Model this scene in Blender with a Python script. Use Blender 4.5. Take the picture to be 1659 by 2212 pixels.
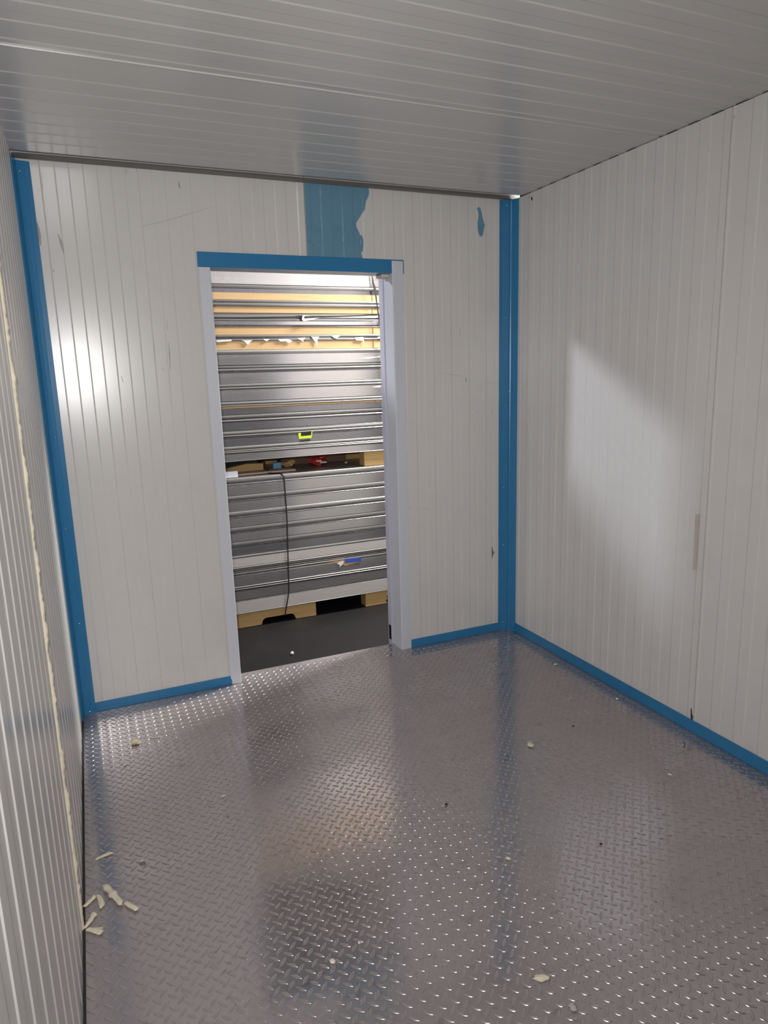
import bpy, math, random
import numpy as np
from mathutils import Vector, noise

for o in list(bpy.data.objects):
    bpy.data.objects.remove(o)
SC = bpy.context.scene
COL = SC.collection
random.seed(7)

# ------------------------------------------------------------------ camera
F_PX, YAW, PITCH, ROLL, CAMH = 1472.6, -0.40675, -0.19778, -0.02998, 1.5699
W_PX, H_PX = 1659, 2212
def cam_axes():
    f = Vector((-math.sin(YAW)*math.cos(PITCH), math.cos(YAW)*math.cos(PITCH), math.sin(PITCH)))
    r = Vector((math.cos(YAW), math.sin(YAW), 0)); u = r.cross(f)
    return (math.cos(ROLL)*r+math.sin(ROLL)*u, -math.sin(ROLL)*r+math.cos(ROLL)*u, f)
RGT, UPV, FWD = cam_axes()
cd = bpy.data.cameras.new('camera'); cam = bpy.data.objects.new('camera', cd); COL.objects.link(cam)
cam.location = (0, 0, CAMH)
from mathutils import Matrix
cam.rotation_euler = Matrix((RGT, UPV, -FWD)).transposed().to_euler()
cd.sensor_fit = 'HORIZONTAL'; cd.sensor_width = 36.0; cd.lens = 36.0*F_PX/W_PX
cd.clip_start = 0.02; cd.clip_end = 100
SC.camera = cam
def at(px, py, ax, val):
    """point of the plane (axis ax = val) seen at a photo pixel"""
    d = FWD + RGT*((px-W_PX/2)/F_PX) - UPV*((py-H_PX/2)/F_PX)
    o = Vector((0, 0, CAMH)); t = (val-o[ax])/d[ax]
    return o+d*t

# ------------------------------------------------------------------ light
SC.view_settings.view_transform = 'Standard'; SC.view_settings.look = 'None'
SC.view_settings.exposure = 0.17; SC.view_settings.gamma = 1.0
wd = bpy.data.worlds.new('world'); SC.world = wd; wd.use_nodes = True
wd.node_tree.nodes['Background'].inputs[0].default_value = (0.80, 0.86, 1.0, 1)
wd.node_tree.nodes['Background'].inputs[1].default_value = 0.016
def lamp(kind, name, loc, power, color, size=0.02, target=None, size_y=None):
    ld = bpy.data.lights.new(name, kind); ld.energy = power; ld.color = color
    if kind == 'AREA':
        ld.size = size
        if size_y: ld.shape = 'RECTANGLE'; ld.size_y = size_y
    else:
        ld.shadow_soft_size = size
    o = bpy.data.objects.new(name, ld); COL.objects.link(o); o.location = loc
    if target is not None:
        o.rotation_euler = (Vector(target)-Vector(loc)).to_track_quat('-Z', 'Y').to_euler()
    return o
torch = lamp('SPOT', 'phone_torch', (-0.035, 0.01, CAMH+0.12), 131, (1.0, 0.975, 0.96), 0.012, (0.38, 3.4, 0.85))
torch.data.spot_size = math.radians(150); torch.data.spot_blend = 1.0
lamp('AREA', 'hall_lamp_far', (-4.6, 7.75, 4.62), 270, (0.84, 0.88, 1.0), 0.55, (1.6, 3.2, 1.3))
lamp('AREA', 'hall_lamp_aisle', (3.1, 4.03, 3.25), 265, (1.0, 0.965, 0.91), 0.5, (2.2, 3.55, 1.7))
lamp('AREA', 'hall_lamp_left', (-1.6, 4.0, 4.2), 22, (0.95, 0.97, 1.0), 0.8, (0.9, 4.5, 0.6))

# ------------------------------------------------------------------ materials
def mat(name, col, rough=0.5, metal=0.0, bump=0.0, bscale=60, dirt=None, dirt_amt=0.0, dscale=4.0,
        rvar=0.0, stretch=(1, 1, 1), spec=0.5, grain=None):
    m = bpy.data.materials.new(name); m.use_nodes = True
    nt = m.node_tree; N = nt.nodes; L = nt.links; b = N['Principled BSDF']
    b.inputs['Base Color'].default_value = (*col, 1); b.inputs['Roughness'].default_value = rough
    b.inputs['Metallic'].default_value = metal; b.inputs['Specular IOR Level'].default_value = spec
    tc = N.new('ShaderNodeTexCoord'); mp = N.new('ShaderNodeMapping'); mp.inputs['Scale'].default_value = stretch
    L.new(tc.outputs['Object'], mp.inputs[0])
    def nz(scale, detail=4, rg=0.6):
        n = N.new('ShaderNodeTexNoise'); n.inputs['Scale'].default_value = scale
        n.inputs['Detail'].default_value = detail; n.inputs['Roughness'].default_value = rg
        L.new(mp.outputs[0], n.inputs['Vector']); return n.outputs['Fac']
    def ramp(src, a, c):
        r = N.new('ShaderNodeMapRange'); r.inputs[1].default_value = a; r.inputs[2].default_value = c
        L.new(src, r.inputs[0]); return r.outputs[0]
    colsock = None
    def mix(fac, c2, prev):
        x = N.new('ShaderNodeMix'); x.data_type = 'RGBA'; L.new(fac, x.inputs[0])
        if prev is None: x.inputs[6].default_value = (*col, 1)
        else: L.new(prev, x.inputs[6])
        x.inputs[7].default_value = (*c2, 1); return x.outputs[2]
    if grain:
        colsock = mix(ramp(nz(grain[1], 6), 0.35, 0.7), grain[0], colsock)
    if dirt:
        f = ramp(nz(dscale, 8, 0.65), 0.52, 0.78)
        k = N.new('ShaderNodeMath'); k.operation = 'MULTIPLY'; L.new(f, k.inputs[0]); k.inputs[1].default_value = dirt_amt
        colsock = mix(k.outputs[0], dirt, colsock)
    if colsock: L.new(colsock, b.inputs['Base Color'])
    if rvar:
        r = N.new('ShaderNodeMapRange'); r.inputs[1].default_value = 0.3; r.inputs[2].default_value = 0.7
        r.inputs[3].default_value = rough-rvar; r.inputs[4].default_value = rough+rvar
        L.new(nz(dscale*1.7, 5), r.inputs[0]); L.new(r.outputs[0], b.inputs['Roughness'])
    if bump:
        bp = N.new('ShaderNodeBump'); bp.inputs['Strength'].default_value = bump; bp.inputs['Distance'].default_value = 0.002
        L.new(nz(bscale, 3), bp.inputs['Height']); L.new(bp.outputs[0], b.inputs['Normal'])
    return m
M_WALL = mat('cream_panel_paint', (0.70, 0.685, 0.665), 0.255, 0, 0.04, 9, (0.33, 0.31, 0.29), 0.10, 3.0, 0.0, spec=0.75)
M_CEIL = mat('ceiling_panel_paint', (0.57, 0.56, 0.54), 0.25, 0, 0.03, 9, (0.4, 0.38, 0.36), 0.05, 3.0, 0.0, spec=0.7)
M_BLUE = mat('blue_trim_paint', (0.028, 0.205, 0.43), 0.30, 0, 0.04, 30, (0.12, 0.25, 0.4), 0.2, 9.0)
M_BLUE2 = mat('blue_film', (0.145, 0.305, 0.43), 0.30, 0, 0.15, 25, (0.06, 0.19, 0.30), 0.35, 9.0)
M_WHITE = mat('white_jamb_paint', (0.66, 0.68, 0.74), 0.38, 0, 0.05, 20)
M_LILAC = mat('lilac_jamb_film', (0.62, 0.62, 0.74), 0.35)
M_FOAM = mat('cream_foam', (0.72, 0.66, 0.52), 0.75, 0, 0.8, 120, (0.42, 0.36, 0.24), 0.5, 40.0)
M_FOAMY = mat('yellow_foam', (0.70, 0.62, 0.33), 0.75, 0, 0.8, 120)
M_STEEL = mat('galvanised_skin', (0.53, 0.515, 0.525), 0.26, 0.82, 0.0, 14, None, 0, 3.0, 0.04, (0.4, 1, 3))
M_DSTEEL = mat('dark_skin', (0.26, 0.255, 0.275), 0.28, 0.75, 0.0, 14, None, 0, 3.0, 0.05, (0.4, 1, 3))
M_LIP = mat('bright_lip', (0.37, 0.365, 0.36), 0.33, 0.65, 0.0, 20, None, 0, 8.0, 0.0, (0.3, 1, 2))
M_PINK = mat('pale_pink_skin', (0.60, 0.56, 0.545), 0.40, 0.30, 0.25, 22, (0.36, 0.28, 0.25), 0.35, 30.0, 0.0, (0.3, 1, 2))
M_CORE = mat('tan_core', (0.60, 0.40, 0.20), 0.40, 0, 0.3, 30, (0.40, 0.22, 0.09), 0.45, 10.0, 0, (0.15, 1, 4))
M_FILM = mat('torn_white_film', (0.78, 0.76, 0.73), 0.35, 0, 0.3, 60)
M_WOOD = mat('pallet_pine', (0.62, 0.41, 0.17), 0.65, 0, 0.3, 60, (0.25, 0.13, 0.05), 0.6, 14.0, 0, (0.35, 1, 5))
M_PLY = mat('pinkish_board', (0.50, 0.38, 0.31), 0.7, 0, 0.3, 60, (0.25, 0.16, 0.1), 0.5, 12.0)
M_CARD = mat('brown_cardboard', (0.17, 0.10, 0.06), 0.8)
M_BLACK = mat('black_strap', (0.006, 0.006, 0.007), 0.6)
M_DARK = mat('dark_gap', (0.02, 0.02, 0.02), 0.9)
M_CONC = mat('dark_concrete', (0.013, 0.012, 0.013), 0.5, 0, 0.15, 30, (0.035, 0.032, 0.03), 0.3, 5.0, spec=0.12)
M_HALL = mat('hall_cladding', (0.085, 0.085, 0.09), 0.6)
M_SCREW = mat('screw_zinc', (0.75, 0.76, 0.78), 0.22, 1.0)
M_NEON = mat('neon_tape', (0.62, 0.80, 0.03), 0.5)
M_BTAPE = mat('blue_tape', (0.05, 0.09, 0.48), 0.35)
M_RED = mat('red_wrapper', (0.55, 0.03, 0.03), 0.4)
M_CYAN = mat('light_blue_scrap', (0.20, 0.45, 0.68), 0.5)
M_SCUFF = mat('scuff_grey', (0.16, 0.17, 0.18), 0.6)
M_SCUFFB = mat('scuff_light', (0.40, 0.39, 0.385), 0.5)
M_RUST = mat('brown_smear', (0.55, 0.485, 0.455), 0.4, 0, 0, 20, (0.42, 0.35, 0.32), 0.4, 25.0)
M_STRIP = mat('dark_brown_strip', (0.20, 0.185, 0.17), 0.6)

def floor_mat():
    m = mat('tread_plate', (0.36, 0.345, 0.345), 0.25, 0.78)
    nt = m.node_tree; N = nt.nodes; L = nt.links; b = N['Principled BSDF']
    tc = N.new('ShaderNodeTexCoord')
    def nz(scale, det, dist=0.0, rg=0.6):
        n = N.new('ShaderNodeTexNoise'); n.inputs['Scale'].default_value = scale; n.inputs['Detail'].default_value = det
        n.inputs['Distortion'].default_value = dist; n.inputs['Roughness'].default_value = rg
        L.new(tc.outputs['Object'], n.inputs['Vector']); return n.outputs['Fac']
    def mr(s, a, c, d=0.0, e=1.0):
        r = N.new('ShaderNodeMapRange')
        for i, v in enumerate((a, c, d, e)): r.inputs[i+1].default_value = v
        L.new(s, r.inputs[0]); return r.outputs[0]
    big = mr(nz(1.9, 7, 0.6), 0.42, 0.66)
    spots = mr(nz(21, 7, 1.6, 0.68), 0.56, 0.72)
    specks = mr(nz(210, 2), 0.75, 0.80)
    def mix(f, a, c2, amt=1.0):
        k = N.new('ShaderNodeMath'); k.operation = 'MULTIPLY'; L.new(f, k.inputs[0]); k.inputs[1].default_value = amt
        x = N.new('ShaderNodeMix'); x.data_type = 'RGBA'; L.new(k.outputs[0], x.inputs[0])
        if isinstance(a, tuple): x.inputs[6].default_value = (*a, 1)
        else: L.new(a, x.inputs[6])
        x.inputs[7].default_value = (*c2, 1); return x.outputs[2]
    c = mix(big, (0.50, 0.465, 0.475), (0.42, 0.37, 0.365), 0.8)
    c = mix(spots, c, (0.19, 0.155, 0.14), 0.55)
    c = mix(specks, c, (0.6, 0.58, 0.55), 0.5)
    L.new(c, b.inputs['Base Color'])
    L.new(mr(nz(2.6, 6, 0.8), 0.35, 0.70, 0.095, 0.24), b.inputs['Roughness'])
    L.new(mr(big, 0, 1, 0.74, 0.55), b.inputs['Metallic'])
    bp = N.new('ShaderNodeBump'); bp.inputs['Strength'].default_value = 0.12; bp.inputs['Distance'].default_value = 0.002
    L.new(nz(35, 4), bp.inputs['Height']); L.new(bp.outputs[0], b.inputs['Normal'])
    return m
M_FLOOR = floor_mat()

# ------------------------------------------------------------------ helpers
def link(name, verts, faces, m, parent=None, smooth=False, mats=None, mi=None):
    me = bpy.data.meshes.new(name); me.from_pydata([tuple(v) for v in verts], [], faces); me.update()
    for mm in (mats or [m]): me.materials.append(mm)
    if mi: me.polygons.foreach_set('material_index', mi)
    if smooth: me.polygons.foreach_set('use_smooth', [True]*len(me.polygons))
    o = bpy.data.objects.new(name, me); COL.objects.link(o)
    if parent: o.parent = parent
    return o
class MB:
    def __init__(s): s.v = []; s.f = []
    def box(s, x0, x1, y0, y1, z0, z1):
        n = len(s.v)
        s.v += [(x0,y0,z0),(x1,y0,z0),(x1,y1,z0),(x0,y1,z0),(x0,y0,z1),(x1,y0,z1),(x1,y1,z1),(x0,y1,z1)]
        s.f += [tuple(n+i for i in q) for q in ((0,3,2,1),(4,5,6,7),(0,1,5,4),(1,2,6,5),(2,3,7,6),(3,0,4,7))]
        return s
    def prism(s, pts, fn, a, b):
        """closed 2D outline pts extruded from a to b; fn(u,v,w)->xyz"""
        n = len(s.v); k = len(pts)
        s.v += [fn(u, v, a) for u, v in pts]+[fn(u, v, b) for u, v in pts]
        s.f += [(n+i, n+(i+1) % k, n+k+(i+1) % k, n+k+i) for i in range(k)]
        s.f += [tuple(n+i for i in reversed(range(k))), tuple(n+k+i for i in range(k))]
        return s
    def sheet(s, pts, fn, a, b):
        n = len(s.v); k = len(pts)
        s.v += [fn(u, v, a) for u, v in pts]+[fn(u, v, b) for u, v in pts]
        s.f += [(n+i, n+i+1, n+k+i+1, n+k+i) for i in range(k-1)]
        return s
    def grid(s, rows):
        n = len(s.v); k = len(rows[0])
        for r in rows: s.v += [tuple(p) for p in r]
        for j in range(len(rows)-1):
            for i in range(k-1):
                a = n+j*k+i; s.f.append((a, a+1, a+k+1, a+k))
        return s
    def done(s, name, m, parent=None, smooth=False):
        return link(name, s.v, s.f, m, parent, smooth)
def fix(o):
    import bmesh
    bm = bmesh.new(); bm.from_mesh(o.data); bmesh.ops.recalc_face_normals(bm, faces=bm.faces); bm.to_mesh(o.data); bm.free(); return o
def bev(o, w=0.002, seg=2):
    md = o.modifiers.new('bevel', 'BEVEL'); md.width = w; md.segments = seg; md.limit_method = 'ANGLE'; return o
def struct(o): o['kind'] = 'structure'; return o
def tag(o, label, cat, group=None):
    o['label'] = label; o['category'] = cat
    if group: o['group'] = group
    return o
def empty(name, loc=(0, 0, 0)):
    o = bpy.data.objects.new(name, None); o.empty_display_size = 0.1; COL.objects.link(o); o.location = loc; return o

# ------------------------------------------------------------------ room shell
XL, XR, YB, YF, H = -0.165, 2.294, 3.403, -3.2, 2.5
DEP, SW = 0.0021, 0.006          # rib height and width of its slope
def ribs(u0, u1, rise, fall, seams=()):
    """profile (u, protrusion) of a lightly ribbed panel"""
    ev = sorted([(r, 1) for r in rise if u0 < r < u1]+[(q, 0) for q in fall if u0 < q < u1]+[(q, 2) for q in seams if u0 < q < u1])
    pts = []; cur = 0.0
    first = next((k for _, k in ev if k != 2), 1); cur = 0.0 if first == 1 else DEP
    pts.append((u0, cur))
    for u, k in ev:
        if k == 2:
            pts += [(u-0.0022, cur), (u-0.0018, -0.008), (u+0.0018, -0.008), (u+0.0022, cur)]; continue
        nxt = DEP if k == 1 else 0.0
        pts += [(u-SW/2, cur), (u+SW/2, nxt)]; cur = nxt
    pts.append((u1, cur)); return pts
def series(a, step, lo, hi):
    n = math.ceil((lo-a)/step); out = []
    while a+n*step <= hi: out.append(a+n*step); n += 1
    return out
SEAM_B = 1.092
rB = series(0.049, 0.1121, -0.16, SEAM_B-0.015)+series(1.176, 0.1115, SEAM_B+0.02, 2.29)
fB = series(-0.006, 0.1118, -0.16, SEAM_B-0.015)+series(1.2335, 0.1115, SEAM_B+0.02, 2.29)
DX0, DX1, DZ1 = 0.590, 1.572, 2.12
def prof_at(prof, u):
    for (a, da), (b, db) in zip(prof, prof[1:]):
        if a <= u <= b: return da+(db-da)*((u-a)/(b-a) if b > a else 0)
    return 0
b = MB(); ZT = 2.53
fnB = lambda u, v, w: (u, YB-v, w)
for (a, c, z0, z1) in ((XL-0.06, DX0, 0, ZT), (DX1, XR+0.06, 0, ZT), (DX0, DX1, DZ1, ZT)):
    P = ribs(a, c, rB, fB, [SEAM_B])
    b.sheet(P, fnB, z0, z1)
    b.box(a, c, YB+0.009, YB+0.1, z0, z1)
wall_back = struct(b.done('wall_back', M_WALL))
PROFB = ribs(XL-0.06, XR+0.06, rB, fB, [])
# right wall
SEAM_R = 1.984
rR = series(2.300, 0.1118, SEAM_R+0.03, 3.40)+series(1.850, 0.1118, YF, SEAM_R-0.05)
fR = series(2.353, 0.1118, SEAM_R+0.03, 3.40)+series(1.898, 0.1118, YF, SEAM_R-0.05)+[1.958]
rR = [r for r in rR if abs(r-1.958) > 0.03]+[1.972]
PROFR = ribs(YF, YB+0.0, rR, fR, [SEAM_R, 3.235])
b = MB().sheet(PROFR, lambda u, v, w: (XR-v, u, w), 0, H-0.004)
b.box(XR+0.009, XR+0.06, YF, YB+0.1, 0, H-0.004)
wall_right = struct(b.done('wall_right', M_WALL))
# left wall
rL = series(1.007, 0.1118, YF, 3.35); fL = series(1.062, 0.1118, YF, 3.35)
PROFL = ribs(YF, YB, rL, fL, [])
b = MB().sheet(PROFL, lambda u, v, w: (XL+v, u, w), 0, ZT)
b.box(XL-0.06, XL-0.009, YF, YB+0.1, 0, ZT)
wall_left = struct(b.done('wall_left', M_WALL))
# wall behind the camera
wall_front = struct(MB().box(XL-0.06, XR+0.06, YF-0.06, YF, 0, ZT).done('wall_front', M_HALL))
# ceiling: ribs run across the room
lc = series(2.190, 0.1085, YF, 2.36)+series(2.417, 0.1083, 2.38, 3.30)
dc = series(2.245, 0.1085, YF, 2.34)+series(2.472, 0.1083, 2.40, 3.30)
dc = [d for d in dc if abs(d-2.338) > 0.02]; lc = [l for l in lc if abs(l-2.338) > 0.02]
PC = ribs(YF, 3.325, lc, dc, [])
PC2 = []
for u, v in PC:
    PC2.append((u, v))
# lap seam: bright thin step facing the camera
PC = [(u, v) for u, v in PC2 if u < 2.338]+[(2.337, 0.0), (2.3375, -0.004), (2.339, -0.004), (2.3395, 0.0035), (2.346, 0.0035), (2.352, PC2[[i for i, q in enumerate(PC2) if q[0] > 2.338][0]][1])]+[(u, v) for u, v in PC2 if u > 2.353]
PC = [(u, v) for u, v in PC if u < 3.285]+[(3.29, 0.0), (3.305, -0.0015), (3.325, -0.0055), (3.345, -0.0108), (3.365, -0.0165), (3.385, -0.0225), (3.388, -0.04)]
b = MB().sheet(PC, lambda u, v, w: (w, u, H-v), XL-0.0, XR+0.012)
b.box(XL-0.06, XR+0.06, YF, YB+0.1, H+0.03, H+0.1)
ceiling = struct(b.done('ceiling', M_CEIL))
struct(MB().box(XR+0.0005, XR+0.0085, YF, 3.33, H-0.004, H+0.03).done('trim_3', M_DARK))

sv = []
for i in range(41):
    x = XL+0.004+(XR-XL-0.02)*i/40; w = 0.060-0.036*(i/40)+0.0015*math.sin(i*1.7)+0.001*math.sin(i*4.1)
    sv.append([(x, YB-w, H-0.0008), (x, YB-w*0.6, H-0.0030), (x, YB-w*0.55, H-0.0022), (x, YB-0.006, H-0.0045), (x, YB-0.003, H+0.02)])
struct(MB().grid(sv).done('ceiling_edge_strip', M_STRIP))  # dark brown-grey strip, tapering to the right, where ceiling meets back wall

# exposed blue film on the back wall: a strip over the door and two torn spots
def patch(name, rows, m, off=0.0006, nx=60, parent=None):
    """rows: (z, x left, x right) of a ragged patch lying on the back wall"""
    R = []
    for z, a, c in rows:
        R.append([(a+(c-a)*i/nx, YB-prof_at(PROFB, a+(c-a)*i/nx)-off, z) for i in range(nx+1)])
    return MB().grid(R).done(name, m, parent)
edge = [(796, 407), (797, 418), (795, 425), (790, 436), (788, 452), (783, 460), (771, 479), (769, 483), (770, 490), (775, 500), (780, 514), (785, 523), (785, 530), (784, 542), (780, 546), (783, 556)]
E = [at(x, y, 1, YB) for x, y in edge]
rows = []
for i in range(81):
    z = 2.515-(2.515-2.15)*i/80
    e = E[0].x
    for p, q in zip(E, E[1:]):
        if q.z <= z <= p.z: e = p.x+(q.x-p.x)*(p.z-z)/(p.z-q.z+1e-9)
    if z < E[-1].z: e = E[-1].x
    rows.append((z, SEAM_B+0.003, e+0.0012*math.sin(i*2.1)))
patch('exposed_blue_strip', rows, M_BLUE2, parent=wall_back)['label'] = 'blue film strip above the door'
def px_rows(lst): return [(at((a+c)/2, y, 1, YB).z, at(a, y, 1, YB).x, at(c, y, 1, YB).x) for y, a, c in lst]
patch('blue_tear', px_rows([(448,1031,1036),(452,1030,1038),(460,1033,1040),(470,1033,1042),(480,1031,1045),(487,1031,1047),(493,1031,1045),(500,1032,1044),(506,1034,1043),(511,1036,1040)]), M_BLUE2, parent=wall_back)
patch('blue_tear', px_rows([(1181,1062,1063),(1188,1062,1065),(1195,1062,1068),(1199,1062,1065),(1205,1063,1064)]), M_SCUFF, parent=wall_back)
# small curled film blisters on the ragged edge of the blue strip
for (x, y, w, h) in ((780, 520, .010, .028), (763, 489, .004, .018)):
    p = at(x, y, 1, YB); R = []
    for j in range(9):
        t = j/8; ww = w*math.sin(math.pi*t)**.6+.0005
        R.append([(p.x+ww*math.cos(math.pi*i/8), YB-0.002-0.006*math.sin(math.pi*i/8)*math.sin(math.pi*t), p.z+h*(1-2*t)) for i in range(9)])
    MB().grid(R).done('film_curl', M_BLUE2, wall_back, True)
# scuffs: thin marks rubbed into the paint
def stroke(mb, pts, w, off=0.0008):
    n = len(mb.v)
    for i, (x, y) in enumerate(pts):
        p = at(x, y, 1, YB); t = Vector(pts[min(i+1, len(pts)-1)])-Vector(pts[max(i-1, 0)]); t.normalize()
        ww = w*(0.35 if i in (0, len(pts)-1) else 1)
        nx, nz = t.y*ww/2, t.x*ww/2
        yy = YB-prof_at(PROFB, p.x)-off
        mb.v += [(p.x-nx, yy, p.z-nz), (p.x+nx, yy, p.z+nz)]
    for i in range(len(pts)-1): mb.f.append((n+2*i, n+2*i+1, n+2*i+3, n+2*i+2))
sc = MB()
for pts, w in [([(662,519),(670,524),(680,533)],.005), ([(993,711),(994,725)],.003), ([(1005,817),(1008,826)],.007), ([(1007,822),(1004,820)],.006),
               ([(1028,887),(1030,891)],.004), ([(1063,884),(1064,897)],.0035), ([(1076,832),(1083,836)],.003), ([(1075,1144),(1076,1150)],.003),
               ([(884,1094),(886,1101)],.003), ([(899,1094),(900,1101)],.003), ([(921,1095),(922,1103)],.003),
               ([(648,406),(650,409)],.004), ([(386,391),(387,402),(391,408)],.004), ([(271,365),(273,375)],.0035), ([(294,364),(295,371)],.0035),
               ([(360,692),(362,712)],.0028), ([(364,740),(366,765),(368,800)],.0028), ([(333,745),(334,760)],.0022), ([(262,812),(266,826)],.005),
               ([(350,796),(353,800)],.005), ([(115,583),(116,587)],.006), ([(90,374),(93,413)],.0022)]:
    stroke(sc, pts, w)
sc.done('scuff_marks', M_SCUFF, wall_back)
sc = MB()
for pts, w in [([(300,490),(340,482),(400,465),(460,446)],.002), ([(940,803),(975,809),(1010,815)],.002), ([(1030,826),(1080,828)],.003),
               ([(125,505),(132,525),(138,548)],.010), ([(80,480),(85,505),(88,530)],.012), ([(904,1098),(930,1100)],.002)]:
    stroke(sc, pts, w)
sc.done('rub_marks', M_SCUFFB, wall_back)
# brown smear and black burn beside the seam of the right wall
def rstrip(name, lst, m, par):
    R = []
    for y, a, c in lst:
        p, q = at(a, y, 0, XR), at(c, y, 0, XR); R.append([(XR-prof_at(PROFR, p.y+(q.y-p.y)*i/6)-0.0007, p.y+(q.y-p.y)*i/6, p.z+(q.z-p.z)*i/6) for i in range(7)])
    return MB().grid(R).done(name, m, par)
rstrip('brown_smear', [(1111,1502,1514),(1140,1501,1512),(1180,1499,1510),(1231,1496,1507)], M_RUST, wall_right)
rstrip('burn_mark', [(1530,1493,1495),(1540,1493,1496),(1546,1493,1499),(1550,1493,1499),(1556,1494,1498),(1561,1493,1496)], M_DARK, wall_right)
rstrip('burn_mark', [(425,1148.5,1150.5),(428,1148,1151),(433,1149,1151)], M_DARK, wall_right)
rstrip('burn_mark', [(249,1586,1588),(253,1585.5,1589),(256,1586,1588)], M_SCUFFB, wall_right)

# foam squeezed out of the left wall seam
def foam_seam():
    R = []; nz = 420
    for j in range(nz+1):
        z = 2.5*j/nz; yc = 1.953+0.068*z
        w = 0.0095*(1+0.55*noise.noise(Vector((3.1, 0, z*9)))+0.25*noise.noise(Vector((0, 5, z*60))))
        h = 0.0085*(1+0.7*noise.noise(Vector((1.0, 7, z*16)))+0.4*noise.noise(Vector((9, 5, z*70))))
        R.append([(XL+0.0005+max(h, .002)*math.sin(math.pi*i/8)*(1+0.2*noise.noise(Vector((i*3., z*120, 2)))), yc-w*math.cos(math.pi*i/8), z) for i in range(9)])
    return MB().grid(R).done('sealing_foam', M_FOAM, wall_left, True)
foam_seam()
# gap strip along the left wall
struct(MB().box(XL+0.0025, XL+0.010, YF, YB-0.08, 0.0002, 0.004).done('trim_4', M_DARK))

# ------------------------------------------------------------------ floor: tread plate with raised lenses
def make_floor():
    V = [(XL-0.03, YF, 0), (XR+0.03, YF, 0), (XR+0.03, YB+0.01, 0), (XL-0.03, YB+0.01, 0)]
    Fc = [(0, 1, 2, 3)]
    mb = MB(); mb.v = V; mb.f = Fc
    mb.box(DX0+0.02, DX1-0.02, YB-0.0, YB+0.1065, -0.012, 0.0004)
    n = len(mb.v); mb.v += [(XL-0.03, YF, -0.012), (XR+0.03, YF, -0.012), (XR+0.03, YB+0.01, -0.012), (XL-0.03, YB+0.01, -0.012)]
    mb.f += [(n+3, n+2, n+1, n), (0, n, n+1, 1), (1, n+1, n+2, 2), (2, n+2, n+3, 3), (3, n+3, n, 0)]
    # lens prototype: length along u, convex flanks
    Lh, Wh, Ht = 0.0172, 0.0047, 0.0019
    us = [-1, -.86, -.66, -.4, -.13, .13, .4, .66, .86, 1]
    vs = [(-1, 0), (-.80, .52), (-.52, .87), (0, 1.0), (.52, .87), (.80, .52), (1, 0)]
    proto = []
    for u in us:
        wv = Wh*(1-u*u)+0.0003; hh = Ht*min(1, (1-abs(u)**3)*1.15)
        for a, h in vs: proto.append((u*Lh, a*wv, h*hh))
    pf = []
    K = len(vs)
    for i in range(len(us)-1):
        for j in range(K-1):
            a = i*K+j; pf.append((a, a+K, a+K+1, a+1))
    P = np.array(proto); s = math.sqrt(.5)
    A = np.stack([(P[:, 0]-P[:, 1])*s, (P[:, 0]+P[:, 1])*s, P[:, 2]], 1)      # +45 degrees
    B = np.stack([(P[:, 0]+P[:, 1])*s, (-P[:, 0]+P[:, 1])*s, P[:, 2]], 1)     # -45 degrees
    PX, PY = 0.03872, 0.0406
    ver = []; fac = []; base = len(mb.v); cnt = 0
    pfn = np.array(pf)
    for (ox, oy, Q) in ((0.4196, 1.5875, A), (0.4393, 1.6078, B)):
        for i in range(-20, 60):
            for j in range(-48, 60):
                x = ox+i*PX; y = oy+j*PY
                if y < -0.3 or x < XL+0.008 or x > XR-0.012: continue
                if y > YB-0.018 and not (DX0+0.05 < x < DX1-0.05): continue
                if y > YB+0.09: continue
                ver.append(Q+np.array([x, y, 0.0003 if y < YB else 0.0006])); fac.append(pfn+base+cnt*len(P)); cnt += 1
    allv = np.concatenate([np.array(mb.v)]+ver); faces = mb.f+[tuple(q) for q in np.concatenate(fac).tolist()]
    o = link('floor', allv.tolist(), faces, M_FLOOR)
    sm = [False]*len(mb.f)+[True]*(len(faces)-len(mb.f)); o.data.polygons.foreach_set('use_smooth', sm)
    return struct(o)
floor = make_floor()

# ------------------------------------------------------------------ blue trims and skirtings
def rivet(p, n, parent, r=0.0042):
    n = Vector(n).normalized(); t = n.orthogonal().normalized(); q = n.cross(t)
    mb = MB(); R = []
    for k, (rr, hh) in enumerate(((1.0, 0), (0.95, .45), (0.6, .85), (0.0, 1.0))):
        R.append([tuple(Vector(p)+(t*math.cos(a)+q*math.sin(a))*r*rr+n*r*0.7*hh) for a in [2*math.pi*i/12 for i in range(13)]])
    o = mb.grid(R).done('rivet', M_SCREW, parent, True); o['label'] = 'zinc rivet head'; return o
cl = [(XL, YB-0.085), (XL+0.004, YB-0.085), (XL+0.010, YB-0.030), (XL+0.014, YB-0.012), (XL+0.022, YB-0.009), (XL+0.038, YB-0.0075), (XL+0.039, YB-0.0060), (XL+0.064, YB-0.005), (XL+0.066, YB), (XL, YB)]
cl = [(XL+0.0005, YB-0.085), (XL+0.006, YB-0.083), (XL+0.016, YB-0.022), (XL+0.0165, YB-0.017), (XL+0.030, YB-0.012), (XL+0.046, YB-0.009), (XL+0.0465, YB-0.0075), (XL+0.066, YB-0.005), (XL+0.067, YB-0.0005), (XL+0.0005, YB-0.0005)]
trim_1 = struct(fix(MB().prism(cl, lambda u, v, w: (u, v, w), 0.0, 2.487).done('trim_1', M_BLUE)))
for x, y in ((42, 369), (84, 686), (118, 944), (141, 1143), (171, 1347), (194, 1537)):
    p = at(x, y, 1, YB-0.011); rivet((p.x, YB-0.0125, p.z), (0, -1, 0), trim_1)
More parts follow.
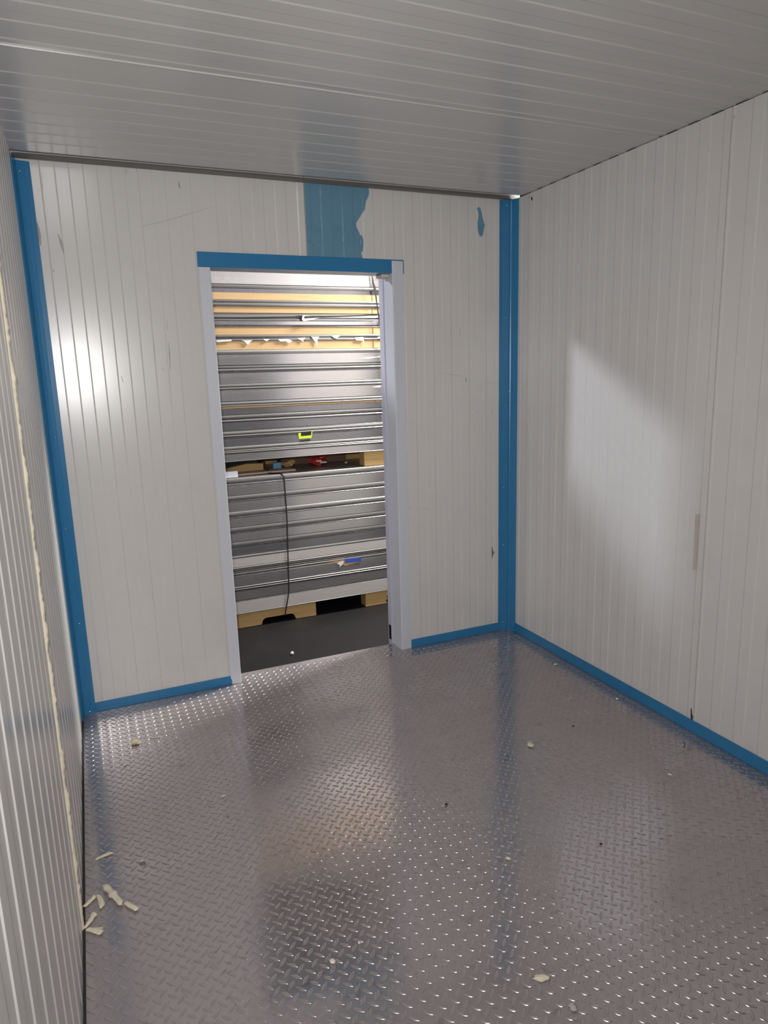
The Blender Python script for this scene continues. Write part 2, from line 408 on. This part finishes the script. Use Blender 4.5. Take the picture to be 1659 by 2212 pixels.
cr = [(XR-0.084, YB-0.0005), (XR-0.083, YB-0.005), (XR-0.066, YB-0.0055), (XR-0.032, YB-0.021), (XR-0.030, YB-0.030), (XR-0.0245, YB-0.034), (XR-0.006, YB-0.068), (XR-0.0005, YB-0.070), (XR-0.0005, YB-0.0005)]
trim_2 = struct(fix(MB().prism(cr, lambda u, v, w: (u, v, w), 0.0, 2.494).done('trim_2', M_BLUE)))
for x, y in ((1095, 444), (1092, 687), (1090, 877), (1088, 1053), (1087, 1177), (1086, 1344)):
    p = at(x, y, 1, YB-0.014); rivet((p.x, YB-0.0145, p.z), (-.4, -1, 0), trim_2)
for x, y in ((1101, 845),):
    p = at(x, y, 1, YB-0.04); rivet((p.x-.004, YB-0.041, p.z), (-1, -.6, 0), trim_2)
def base_prof(h): return [(0, 0.0005), (0, 0.004), (0.003, 0.006), (0.006, 0.006), (h, 0.0045), (h+0.001, 0.003), (h, 0.0005)]
bb = MB()
for (a, c, h) in ((XL+0.067, 0.5655, 0.047), (1.612, XR-0.084, 0.050)):
    bb.prism([(z, v) for z, v in base_prof(h)], lambda u, v, w: (w, YB-v-0.002, u), a, c)
baseboard_back = struct(fix(bb.done('baseboard_back', M_BLUE)))
baseboard_right = struct(fix(MB().prism(base_prof(0.056), lambda u, v, w: (XR-v-0.002, w, u), YF, YB-0.070).done('baseboard_right', M_BLUE)))
for o in (baseboard_back, baseboard_right): o.location.z = 0.0

# ------------------------------------------------------------------ doorway
door = struct(empty('door_1', (1.08, YB, 0)))
def dpart(name, mb, m, bw=0.0012):
    mb.v = [(x-1.08, y-YB, z) for x, y, z in mb.v]
    o = fix(mb.done(name, m, door)); bev(o, bw); return o
dpart('jamb', MB().prism([(0.560, YB-0.0025), (0.560, YB-0.007), (0.612, YB-0.009), (0.614, YB-0.007), (0.614, YB+0.102), (0.585, YB+0.102), (0.585, YB-0.0025)], lambda u, v, w: (u, v, w), 0.0005, 2.0905), M_WHITE)
dpart('jamb', MB().prism([(1.6125, YB-0.0025), (1.6125, YB-0.009), (1.555, YB-0.012), (1.548, YB-0.010), (1.548, YB+0.102), (1.5745, YB+0.102), (1.5745, YB-0.0025)], lambda u, v, w: (u, v, w), 0.0005, 2.1525), M_WHITE)
dpart('outer_jamb_strip', MB().box(1.541, 1.60, YB+0.106, YB+0.158, -0.12, 2.25), M_LILAC)
dpart('header', MB().prism([(YB-0.0025, 2.159), (YB-0.0065, 2.159), (YB-0.0085, 2.094), (YB-0.007, 2.091), (YB+0.100, 2.091), (YB+0.100, 2.118), (YB-0.0025, 2.118)], lambda u, v, w: (w, u, v), 0.5575, 1.6185), M_BLUE)
dpart('outline_strip', MB().box(1.6135, 1.6185, YB-0.006, YB-0.0025, 2.095, 2.158), M_BLUE)
dpart('gap_foam', MB().box(1.50, 1.547, YB+0.02, YB+0.10, 2.075, 2.0905), M_FOAM, 0.005)
dpart('outer_header_strip', MB().box(0.50, 1.62, YB+0.106, YB+0.158, 2.135, 2.25), M_LILAC)
dpart('latch_plate', MB().box(1.5395, 1.541, YB+0.118, YB+0.148, 0.02, 0.11), M_BLACK, 0.0005)

# ------------------------------------------------------------------ hall outside
ZH = -0.14
struct(MB().box(-9, 11, YB+0.11, 13, ZH-0.05, ZH).done('warehouse_floor', M_CONC))
def clad(name, u0, u1, fn):
    pts = []
    u = u0
    while u < u1:
        pts += [(u, 0), (u+0.18, 0), (u+0.2, .04), (u+0.28, .04)]; u += 0.3
    return struct(MB().sheet(pts, fn, ZH, 6.5).done(name, M_HALL))
clad('warehouse_wall_far', -9, 11, lambda u, v, w: (u, 12.9-v, w))
clad('warehouse_wall_side', YB, 12.9, lambda u, v, w: (10.9-v, u, w))
# pebble on the hall floor
# ------------------------------------------------------------------ stacked sandwich panels
YS = 4.55
SX0, SX1 = -1.3, 3.1
def panel(z0, zones, label, name='sandwich_panel', dy=0.0, x0=SX0, x1=SX1, group='upper', face=None, core_m=None, tab=True):
    """zones from the bottom up: (kind, height)"""
    pts = []; z = 0.0; cores = []; mi = []
    for kind, h in zones:
        if kind == 'flat': seg = [(0.0, z+0.001, 0), (0.0, z+h-0.001, 0)]
        elif kind == 'dark': seg = [(0.0, z+0.001, 1), (0.0, z+h-0.001, 1)]
        elif kind == 'pink': seg = [(0.0, z+0.001, 3), (0.0, z+h-0.001, 3)]
        elif kind == 'gap': seg = [(0.016, z, 1), (0.016, z+h, 1)]
        elif kind == 'bead': seg = [(-0.0045*math.sin(math.pi*i/6)+0.0015, z+h*(1-math.cos(math.pi*i/6))/2, 2) for i in range(7)]
        elif kind == 'lip': seg = [(0.001, z+0.0005, 2), (-0.002, z+h*0.5, 2), (0.001, z+h-0.0005, 2)]
        elif kind == 'slope': seg = [(0.001, z+0.0005, 0), (0.010, z+h-0.0005, 0)]
        elif kind == 'core': seg = [(0.03, z, 1), (0.03, z+h, 1)]; cores.append((z, h))
        for y, zz, m_ in seg:
            pts.append((y, zz)); mi.append(m_)
        z += h
    T = z; D = 1.0
    v = []; f = []; fm = []
    n = len(pts)
    for xx in (0, x1-x0):
        v += [(xx, y, zz) for y, zz in pts]+[(xx, D, T), (xx, D, 0)]
    k = n+2
    for i in range(k):
        f.append((i, (i+1) % k, k+(i+1) % k, k+i)); fm.append(mi[min(i, n-1)] if i < n else 0)
    f.append(tuple(range(k))); f.append(tuple(reversed(range(k, 2*k)))); fm += [0, 0]
    o = link(name, v, f, None, None, False, [face or M_STEEL, M_DSTEEL, M_LIP, M_PINK], fm)
    fix(o); o.location = (x0, YS+dy, z0)
    for cz, ch in cores:
        c = MB().box(0.002, x1-x0-0.002, 0.005, 0.06, cz+0.0008, cz+ch-0.0008).done('foam_core', core_m or M_CORE, o); c['label'] = 'tan core edge'
        j = MB().box(1.918-x0, 1.9215-x0, 0.0035, 0.02, cz+0.001, cz+ch-0.001).done('core_joint', M_CARD, o)
    if tab:
        e = MB().box(1.962-x0, 1.967-x0, -0.002, 0.01, 0.004, zones[0][1]-0.002).done('end_fold', M_LIP, o)
    tag(o, label, 'panel', 'sandwich panels in the %s stack' % group)
    return o
U = {}
def zs(*a): return list(a)
g12 = zs(('flat', .055), ('gap', .003), ('slope', .010), ('bead', .014), ('gap', .003), ('bead', .012), ('gap', .002))
UP = [
 (1.035, zs(('lip', .006), ('flat', .046), ('gap', .003), ('bead', .012), ('bead', .010), ('gap', .003), ('bead', .020)), 'grey panel lowest in the upper stack, resting on the pallet block', 0.0),
 (1.136, zs(('dark', .052), ('gap', .002), ('slope', .010), ('bead', .011), ('gap', .003), ('bead', .020), ('lip', .007)), 'dark grey panel carrying the neon green and black tape tag', 0.004),
 (1.242, zs(('dark', .053), ('gap', .003), ('bead', .012), ('slope', .008), ('gap', .003), ('bead', .022)), 'dark grey panel directly above the neon-tagged one', 0.002),
 (1.344, zs(('dark', .040), ('core', .013), ('bead', .010), ('gap', .002), ('bead', .018), ('gap', .003)), 'dark panel with only a thin tan core sliver above its face', -0.002),
 (1.431, zs(('flat', .075), ('gap', .003), ('bead', .013), ('gap', .003), ('bead', .017)), 'tall grey panel just above the one with the thin tan sliver', 0.0),
 (1.543, zs(('flat', .070), ('gap', .003), ('slope', .010), ('bead', .014), ('gap', .004), ('bead', .018)), 'widest-faced grey panel in the middle of the upper stack', 0.003),
 (1.663, zs(('flat', .068), ('gap', .003), ('lip', .026)), 'grey panel right beneath the one with torn drips of white film', -0.002),
 (1.761, zs(('core', .056), ('lip', .012), ('gap', .010), ('lip', .015)), 'tan-cored panel hung with torn drips of white film', 0.002),
 (1.855, zs(('core', .050), ('slope', .012), ('flat', .024), ('lip', .014)), 'tan-cored panel below the horizontal black strap', 0.0),
 (1.957, zs(('lip', .018), ('slope', .018), ('core', .041)), 'tan-cored panel just above the horizontal black strap', 0.0),
 (2.035, zs(('lip', .020), ('gap', .003), ('lip', .017), ('core', .043)), 'tan-cored panel second from the top under the grey one', -0.003),
 (2.119, zs(('gap', .028), ('lip', .020), ('gap', .003), ('flat', .075), ('lip', .012)), 'topmost grey panel of the upper stack, near the door header', 0.0),
]
for i, (z0, zn, lb, dy) in enumerate(UP):
    U[i] = panel(z0, zn, lb, dy=dy, x0=SX0+0.01*math.sin(i*2.3), tab=(i < 7), face=None, group='upper')
LO = [
 (-0.030, zs(('lip', .010), ('pink', .080), ('gap', .003), ('slope', .006)), 'whitish wrinkled panel at the bottom, resting on the notched pallet', -0.002),
 (0.070, zs(('flat', .070), ('gap', .004), ('bead', .010), ('gap', .004), ('bead', .010)), 'bluish grey creased panel second from the bottom', 0.0),
 (0.169, zs(('flat', .075), ('slope', .010), ('bead', .012), ('gap', .003), ('bead', .010), ('gap', .003), ('bead', .012)), 'grey panel with torn tan patch and blue tape', 0.002),
 (0.295, zs(('bead', .012), ('gap', .002), ('pink', .060), ('lip', .020)), 'pale pinkish faced panel in the lower stack', -0.003),
 (0.390, zs(('dark', .056), ('gap', .002), ('slope', .008), ('bead', .030)), 'dark smooth panel on top of the pale pinkish one', 0.003),
 (0.487, zs(('flat', .060), ('gap', .003), ('slope', .010), ('bead', .028)), 'grey panel fourth from the top of the lower stack', 0.0),
 (0.589, zs(('flat', .063), ('gap', .003), ('slope', .012), ('bead', .028)), 'grey panel third from the top of the lower stack', -0.002),
 (0.696, zs(('flat', .066), ('gap', .003), ('slope', .012), ('bead', .028)), 'grey panel second from the top of the lower stack', 0.001),
 (0.806, zs(('flat', .070), ('gap', .003), ('slope', .014), ('bead', .030)), 'topmost grey panel of the lower stack, under the loose boards', 0.0),
]
for i, (z0, zn, lb, dy) in enumerate(LO):
    U[20+i] = panel(z0, zn, lb, dy=dy, x0=SX0+0.012*math.cos(i*2.3), tab=False, group='lower')
ZTOP = 0.923
# top sheet stops of lower stack at ZTOP, upper pallet carries the upper stack
def child_at(parent, mb, name, m, smooth=False):
    L = parent.location
    mb.v = [(x-L.x, y-L.y, z-L.z) for x, y, z in mb.v]
    return mb.done(name, m, parent, smooth)
def flatpoly(pxs, y, th=0.0012):
    P = [at(x, yy, 1, y) for x, yy in pxs]
    mb = MB(); n = len(P)
    mb.v = [(p.x, y, p.z) for p in P]+[(p.x, y+th, p.z) for p in P]
    mb.f = [tuple(range(n)), tuple(reversed(range(n, 2*n)))]+[(i, n+i, n+(i+1) % n, (i+1) % n) for i in range(n)]
    return mb
# tape tags
o = child_at(U[1], flatpoly([(644,936),(650,935),(651,942),(672,940),(673,931),(675,931),(673,946),(646,948)], YS+0.001), 'neon_tape', M_NEON); o['label'] = 'neon green tape corner'
o = child_at(U[1], flatpoly([(651,933),(673,931),(672,940),(650,942)], YS+0.0005), 'black_tape', M_BLACK); o['label'] = 'black tape square'
o = child_at(U[0], flatpoly([(648,952),(669,949),(671,952),(648,954)], YS-0.006), 'black_tape', M_BLACK)
# film drips on the torn panel
for q in ([(467,735),(500,733),(500,737),(468,739)], [(521,735),(546,735),(541,738),(538,744),(534,744),(528,737)], [(568,732),(583,732),(577,737),(573,736)],
          [(600,733),(622,732),(632,737),(624,741),(617,737),(606,738)], [(642,731),(660,729),(655,735),(656,739),(650,735)], [(672,727),(690,727),(686,733),(685,750),(682,740)],
          [(716,726),(735,725),(727,731),(723,731)], [(766,729),(785,728),(787,744),(784,736),(769,735)], [(815,728),(825,727),(824,731),(818,732)]):
    child_at(U[7], flatpoly(q, YS-0.002), 'torn_film', M_FILM)
o = child_at(U[8], flatpoly([(654,681),(697,685),(668,692),(656,694),(652,690)], YS-0.020, 0.003), 'torn_film', M_FILM); o['label'] = 'peeled white flap under the strap'
child_at(U[6], flatpoly([(772,774),(790,772),(800,770),(812,771),(826,768),(826,771),(808,773),(798,775),(784,775)], YS-0.0035), 'film_smear', M_FILM)
child_at(U[4], flatpoly([(803,837),(818,833),(833,831),(833,835),(818,837)], YS-0.0015), 'film_smear', M_FILM)
# torn patch with blue tape on the lower panel
o = child_at(U[22], flatpoly([(690,1216),(722,1208),(744,1205),(745,1211),(778,1214),(746,1222),(730,1214)], YS+0.0005), 'torn_patch', M_CORE)
o['label'] = 'tan torn patch'
o = child_at(U[22], flatpoly([(728,1217),(742,1212),(741,1218),(733,1226),(735,1221)], YS-0.003), 'torn_film', M_FILM)
o = child_at(U[22], flatpoly([(745,1207),(780,1205),(780,1213),(745,1216)], YS-0.002), 'blue_tape', M_BTAPE)
o['label'] = 'blue tape strip'

# ------------------------------------------------------------------ pallets
def notched(x0, x1, y0, y1, zb, zt, n0=None, n1=None, nh=0.045):
    pts = [(x0, zt), (x0, zb)]
    if n0 is not None:
        r = 0.03
        pts += [(n0, zb), (n0+r*.3, zb+nh*.7), (n0+r, zb+nh), (n1-r, zb+nh), (n1-r*.3, zb+nh*.7), (n1, zb)]
    pts += [(x1, zb), (x1, zt)]
    return MB().prism(pts, lambda u, v, w: (u, w, v), y0, y1)
pal = empty('pallet', (1.1, YS+0.5, ZH))
def ppart(par, mb, name, m=M_WOOD):
    L = par.location; mb.v = [(x-L.x, y-L.y, z-L.z) for x, y, z in mb.v]
    o = fix(mb.done(name, m, par)); bev(o, 0.003); return o
for y0 in (YS+0.018, YS+0.48, YS+0.93):
    ppart(pal, notched(0.15, 1.405, y0, y0+0.04, ZH+0.001, -0.031, 1.0, 1.25), 'stringer')
tag(pal, 'notched pine pallet under the left of the lower stack', 'pallet')
pal2 = empty('pallet', (2.3, YS+0.5, ZH))
for y0 in (YS+0.016, YS+0.47, YS+0.90):
    ppart(pal2, MB().box(1.795, 2.0, y0, y0+0.1, ZH+0.001, -0.031), 'block')
    ppart(pal2, MB().box(2.4, 2.6, y0, y0+0.1, ZH+0.001, -0.031), 'block')
tag(pal2, 'pine pallet block on the dark floor at the right jamb', 'pallet')
kn = MB()
for (x, z, r) in ((1.985, -0.085, .016), (1.975, -0.118, .014)):
    kn.prism([(x+r*math.cos(a), z+r*math.sin(a)) for a in [i*.6 for i in range(10)]], lambda u, v, w: (u, w, v), YS+0.0145, YS+0.017)
ppart(pal2, kn, 'stain_knots', M_DARK)
pal3 = empty('pallet', (1.2, YS+0.5, ZTOP))
for (x0, x1) in ((1.83, 1.985), (2.6, 2.75), (-0.9, -0.75)):
    for y0 in (YS+0.03, YS+0.5, YS+0.88):
        ppart(pal3, MB().box(x0, x1, y0, y0+0.1, ZTOP+0.002, 1.034), 'block')
for x0 in (0.35, 1.24):
    ppart(pal3, MB().box(x0, x0+0.09, YS+0.60, YS+0.95, ZTOP+0.002, 1.034), 'block')
ppart(pal3, MB().box(1.32, 1.84, YS+0.44, YS+0.46, ZTOP+0.002, 1.033), 'side_board', M_CARD)
tag(pal3, 'pine pallet blocks holding up the upper stack', 'pallet')
# ------------------------------------------------------------------ things in the gap between the stacks
o = MB().box(-0.25, 0.25, -0.06, 0.06, 0, 0.012).done('loose_board', M_PLY); o.location = (1.08, YS+0.145, ZTOP+0.003); o.rotation_euler.z = 0.05
tag(o, 'pale pinkish loose board lying on the lower stack', 'board')
bev(o, 0.002)
o = bev(MB().box(-0.045, 0.045, -0.035, 0.03, 0, 0.042).done('foam_block', M_WHITE), 0.002); o.location = (0.86, YS+0.05, ZTOP+0.003+0.0)
tag(o, 'small white block in the gap beside the left jamb', 'block')
def lump(name, loc, s, m, seed, sub=3, amp=0.35, freq=2.0):
    import bmesh
    bm = bmesh.new(); bmesh.ops.create_icosphere(bm, subdivisions=sub, radius=1)
    for v in bm.verts:
        k = 1+amp*noise.noise(v.co*freq+Vector((seed, seed*2, 0)))
        v.co = Vector((v.co.x*s[0]*k, v.co.y*s[1]*k, v.co.z*s[2]*k))
    mz = min(v.co.z for v in bm.verts)
    for v in bm.verts: v.co.z -= mz
    me = bpy.data.meshes.new(name); bm.to_mesh(me); bm.free(); me.materials.append(m)
    o = bpy.data.objects.new(name, me); COL.objects.link(o); o.location = loc; return o
p = at(686, 990, 1, YS+0.30)
o = lump('crumpled_wrapper', (p.x, YS+0.30, ZTOP+0.002), (0.062, 0.05, 0.028), M_RED, 3.0, 3, 0.8, 3.0); tag(o, 'crumpled red wrapper lying between the stacks', 'wrapper')
s2 = MB(); s2.box(0.0, 0.05, -0.062, -0.055, 0.022, 0.032).box(-0.03, 0.01, -0.06, -0.05, 0.035, 0.045); s2.done('white_fold', M_FILM, o)
p = at(600, 993, 1, YS+0.26)
o = bev(MB().box(-0.03, 0.03, -0.02, 0.02, 0, 0.045).done('blue_scrap', M_CYAN), 0.004); o.location = (p.x, YS+0.30, ZTOP+0.003); tag(o, 'light blue scrap behind the loose board', 'scrap')
o = fix(MB().prism([(-.14, 0), (.14, 0), (.14, .05), (.02, .056), (-.14, .03)], lambda u, v, w: (u, w, v), -0.03, 0.03).done('wood_offcut', M_WOOD)); o.location = (1.00, YS+0.29, ZTOP+0.003)
tag(o, 'long wood offcut in the gap behind the white block', 'wood')
p = at(625, 992, 1, YS+0.3)
o = lump('splintered_offcut', (p.x, YS+0.34, ZTOP+0.002), (0.045, 0.03, 0.022), M_WOOD, 9.0, 2, 0.9, 4.0); tag(o, 'splintered brown wood scrap right of the blue scrap', 'wood')
p = at(745, 991, 1, YS+0.3)
o = lump('foam_crumb', (p.x, YS+0.28, ZTOP+0.002), (0.014, 0.012, 0.007), M_FOAM, 5.0, 2); tag(o, 'small pale crumb on the lower stack near the pallet block', 'crumb')

# ------------------------------------------------------------------ straps
def ribbon(name, pts, widths, th=0.0012, m=M_BLACK):
    """flat band: width along x-ish (perpendicular to run), thickness in y"""
    P = [Vector(p) for p in pts]; v = []; f = []
    for i, p in enumerate(P):
        t = (P[min(i+1, len(P)-1)]-P[max(i-1, 0)]).normalized()
        wv = t.cross(Vector((0, 1, 0)));
        if wv.length < 0.3: wv = Vector((1, 0, 0))
        wv.normalize(); nrm = wv.cross(t).normalized(); w = widths[i] if isinstance(widths, list) else widths
        for a, c in ((-1, -1), (1, -1), (1, 1), (-1, 1)): v.append(tuple(p+wv*w/2*a+nrm*th/2*c))
    for i in range(len(P)-1):
        for k in range(4): f.append((4*i+k, 4*i+(k+1) % 4, 4*i+4+(k+1) % 4, 4*i+4+k))
    f += [(3, 2, 1, 0), tuple(4*(len(P)-1)+k for k in range(4))]
    return fix(link(name, v, f, m))
def pp(x, y, Y): return tuple(at(x, y, 1, Y))
ys = YS-0.0085
st = ribbon('packing_strap', [(at(578,1003,1,YS+0.17).x, YS+0.17, ZTOP+0.020), (1.125, YS+0.10, ZTOP+0.006), (1.165, YS+0.03, ZTOP+0.004), (1.20, YS-0.004, ZTOP+0.0025), (1.214, ys, 0.905), (1.2155, ys, 0.88), pp(620,1120,ys), pp(622,1200,ys), pp(624,1275,ys), pp(622,1292,ys), pp(617,1320,ys+.004), (pp(616,1330,ys+.006))], [0.02,0.018,0.012,0.012,0.010,0.009,0.0085,0.0085,0.0085,0.0085,0.009,0.009])
tag(st, 'black packing strap running down the front of the lower stack', 'strap')
st = ribbon('packing_strap', [pp(803.5,588,YS-.03), pp(804,598,YS-.03), pp(806,612,YS-.03), pp(809,622,YS-.03), pp(812,640,YS-.03), pp(816,670,YS-.025), pp(819,690,YS-.022), pp(822,712,YS-.022), pp(824,735,YS-.02), pp(826,752,YS-.02), pp(827,765,YS-.018), pp(830,785,YS-.016), pp(833,815,YS-.013), pp(834,860,YS-.012)],
            [.006,.008,.014,.019,.011,.009,.015,.012,.011,.011,.016,.016,.008,.006])
tag(st, 'twisted black strap hanging down the right side of the upper stack', 'strap')
st = ribbon('packing_strap', [pp(455,687,YS-.012), pp(520,686.5,YS-.012), pp(600,685.3,YS-.012), pp(636,685,YS-.012), pp(646,685,YS-.012), pp(652,688,YS-.014), pp(653.5,688,YS-.014), pp(660,684.8,YS-.023), pp(740,683,YS-.016), pp(830,680,YS-.012), (2.6, YS-.012, at(830,680,1,YS).z)],
            [.010,.010,.010,.011,.020,.040,.012,.011,.010,.009,.009])
tag(st, 'thin black strap stretched horizontally across the upper stack', 'strap')

# ------------------------------------------------------------------ rubbish on the floor
def stick(name, pxa, pxb, wa, wb, m, label, bend=0.0, seed=0, h=0.9, knots=()):
    """broken piece of cured foam lying on the plate between two photo points; widths in mm"""
    A = at(*pxa, 2, 0.006); Bp = at(*pxb, 2, 0.006); d = Bp-A; Ln = d.length; d.normalize(); s = Vector((-d.y, d.x, 0))
    R = []; n = 22; k = 14; wa *= 1.55; wb *= 1.55; h *= 0.65
    wm = max(wa, wb)/1000
    for i in range(n+1):
        t = i/n; w = (wa+(wb-wa)*t)/2000
        for kt, kw in knots: w *= 1+kw*math.exp(-((t-kt)/0.07)**2)
        w *= 1+0.22*noise.noise(Vector((seed, t*5, 0)))
        endf = 1.0 if 0 < i < n else 0.0
        if i in (1, n-1): w *= 0.94
        row = []
        tt = min(max(t, 0.0), 1)
        off = bend*math.sin(math.pi*t)
        for j in range(k+1):
            a = 2*math.pi*j/k
            rr = w*endf*(1+0.18*noise.noise(Vector((math.cos(a)*1.5+seed, math.sin(a)*1.5, t*7))))
            skew = 0.35*w*math.cos(a)*(1 if i <= 1 else (-1 if i >= n-1 else 0))
            row.append((d*(tt*Ln+skew))+s*(rr*math.cos(a)+off)+Vector((0, 0, 1))*(rr*math.sin(a)*h))
        R.append(row)
    mz = min(p.z for r in R for p in r); R = [[(p.x, p.y, p.z-mz) for p in r] for r in R]
    o = MB().grid(R).done(name, m, None, True); o.location = (A.x, A.y, 0.0022)
    for pl in o.data.polygons: pl.use_smooth = True
    tag(o, label, 'foam scrap', 'broken foam scraps on the tread plate')
    return o
stick('foam_stick', (226,1914), (264,1956), 12, 11, M_FOAM, 'longest knobbly foam stick, thick in its middle, near the left wall', 0, 1, 0.9, ((.18,.25),(.5,.55)))
stick('foam_stick', (206,1935), (182,1959), 9, 8, M_FOAM, 'straight foam stick left of the upright curved one', 0, 2)
stick('foam_stick', (211,1934), (220,1961), 8, 12, M_FOAM, 'curved upright foam stick just left of the longest one', 0.003, 3)
stick('foam_stick', (271,1950), (298,1964), 9, 11, M_FOAM, 'short bent foam stick right of the longest one', -0.002, 4)
stick('foam_stick', (206,1971), (181,2007), 13, 5, M_FOAM, 'foam sliver tapering down to the left wall gap', 0.001, 5, 0.6)
stick('foam_stick', (187,2007), (221,2010), 7, 19, M_FOAM, 'broad flat foam piece nearest the camera at the left wall', -0.001, 6, 0.45)
stick('foam_stick', (207,1856), (242,1841), 6, 12, M_FOAM, 'split foam stick lying alone above the cluster', 0.002, 7, 0.6)
stick('foam_curl', (317,1590), (351,1590), 3, 3, M_FOAM, 'thin pale curl of foam near the left end of the back wall', -0.006, 8, 0.8)
def scrap(name, px, s, m, seed, label, cat, sub=3, amp=0.5, freq=2.2, rz=0.0):
    p = at(*px, 2, 0.004); o = lump(name, (p.x, p.y, 0.0022), s, m, seed, sub, amp, freq); o.rotation_euler.z = rz
    for q in o.data.polygons: q.use_smooth = True
    return tag(o, label, cat)
o = scrap('foam_lump', (291,1606), (.016, .014, .008), M_FOAMY, 11, 'yellowish foam lump beside the thin pale curl', 'foam scrap')
lm = lump('torn_side', (0.018, -0.008, 0), (.010, .009, .005), M_FOAM, 12); lm.parent = o
o = scrap('foam_lump', (1146,1611), (.012, .015, .005), M_FOAM, 13, 'pale foam lump with a torn tail in the middle of the floor', 'foam scrap')
lm = lump('torn_tail', (0.014, 0.024, 0), (.012, .012, .004), M_SCUFFB, 14); lm.parent = o
scrap('foam_flake', (1171,2112), (.022, .010, .002), M_FOAM, 15, 'flat ragged foam flake at the bottom, near the sparkling treads', 'foam scrap', 3, 0.7, 3.0, -0.40)
scrap('foam_flake', (1238,2176), (.009, .012, .003), M_SCUFFB, 16, 'dull grey flake near the bottom edge, right of the ragged foam flake', 'flake')
scrap('foam_flake', (718,2077), (.007, .008, .003), M_FOAM, 17, 'small yellowish crumb in the dark reflection of the doorway', 'crumb')
scrap('foam_flake', (776,2037), (.004, .004, .003), M_FOAM, 18, 'tiny round pale crumb up and right of the yellowish crumb', 'crumb')
scrap('foam_flake', (1098,1855), (.009, .006, .003), M_FOAM, 19, 'small white chip on the reflected corner trim', 'chip', 2, .6, 2.2, -.7)
scrap('foam_flake', (308,1860), (.010, .007, .005), M_SCUFFB, 20, 'grey metallic chip right of the split foam stick', 'chip')
scrap('foam_flake', (1447,1673), (.003, .009, .002), M_FILM, 21, 'thin white sliver left of the metal rivet pin', 'chip', 2, .4, 2.2, .6)
scrap('foam_flake', (1200,1435), (.010, .006, .003), M_FILM, 22, 'white chip by the right skirting near the corner', 'chip')
scrap('foam_flake', (1333,1510), (.006, .006, .003), M_FILM, 23, 'white chip by the right skirting, halfway along', 'chip')
scrap('foam_flake', (270,1652), (.006, .007, .003), M_FILM, 24, 'small white chip below the yellowish foam lump', 'chip')
scrap('foam_flake', (483,1719), (.008, .003, .002), M_FILM, 25, 'thin white chip on the left half of the floor', 'chip')
scrap('grit', (255,1912), (.0035,.0035,.002), M_FILM, 27, 'tiny white grain just above the longest foam stick', 'grit') if False else None
scrap('dark_crumb', (1238,1569), (.006, .003, .003), M_DARK, 28, 'small black crumb right of the pale foam lump', 'crumb')
scrap('dark_crumb', (964,1738), (.005, .005, .003), M_DARK, 29, 'round dark crumb in the middle of the floor', 'crumb')
scrap('dark_crumb', (1298,1823), (.0045, .0045, .002), M_DARK, 31, 'dark crumb inside the pale reflection on the floor', 'crumb')
# metal rivet pin
p = at(1476, 1609, 2, 0.006)
rv = empty('rivet_pin', (p.x, p.y, 0.0068)); rv.rotation_euler = (0, 0, 0.55)
def cyl(r, a, c, k=14):
    mb = MB(); mb.grid([[(xx, rr*math.cos(t), rr*math.sin(t)) for t in [2*math.pi*i/k for i in range(k+1)]] for xx, rr in ((a, 0), (a, r), (c, r), (c, 0))]); return mb
cyl(.0042, -.014, .008).done('pin_body', M_SCREW, rv); cyl(.0046, .008, .016).done('pin_head', M_BLACK, rv)
tag(rv, 'small metal rivet pin with a black head by the right skirting', 'rivet')
# pebble out in the hall
p = at(631, 1411, 2, ZH+0.01)
o = lump('foam_crumb', (p.x, p.y, ZH+0.001), (.011, .011, .010), M_FILM, 33, 2); tag(o, 'single white crumb on the dark floor beyond the doorway', 'crumb')
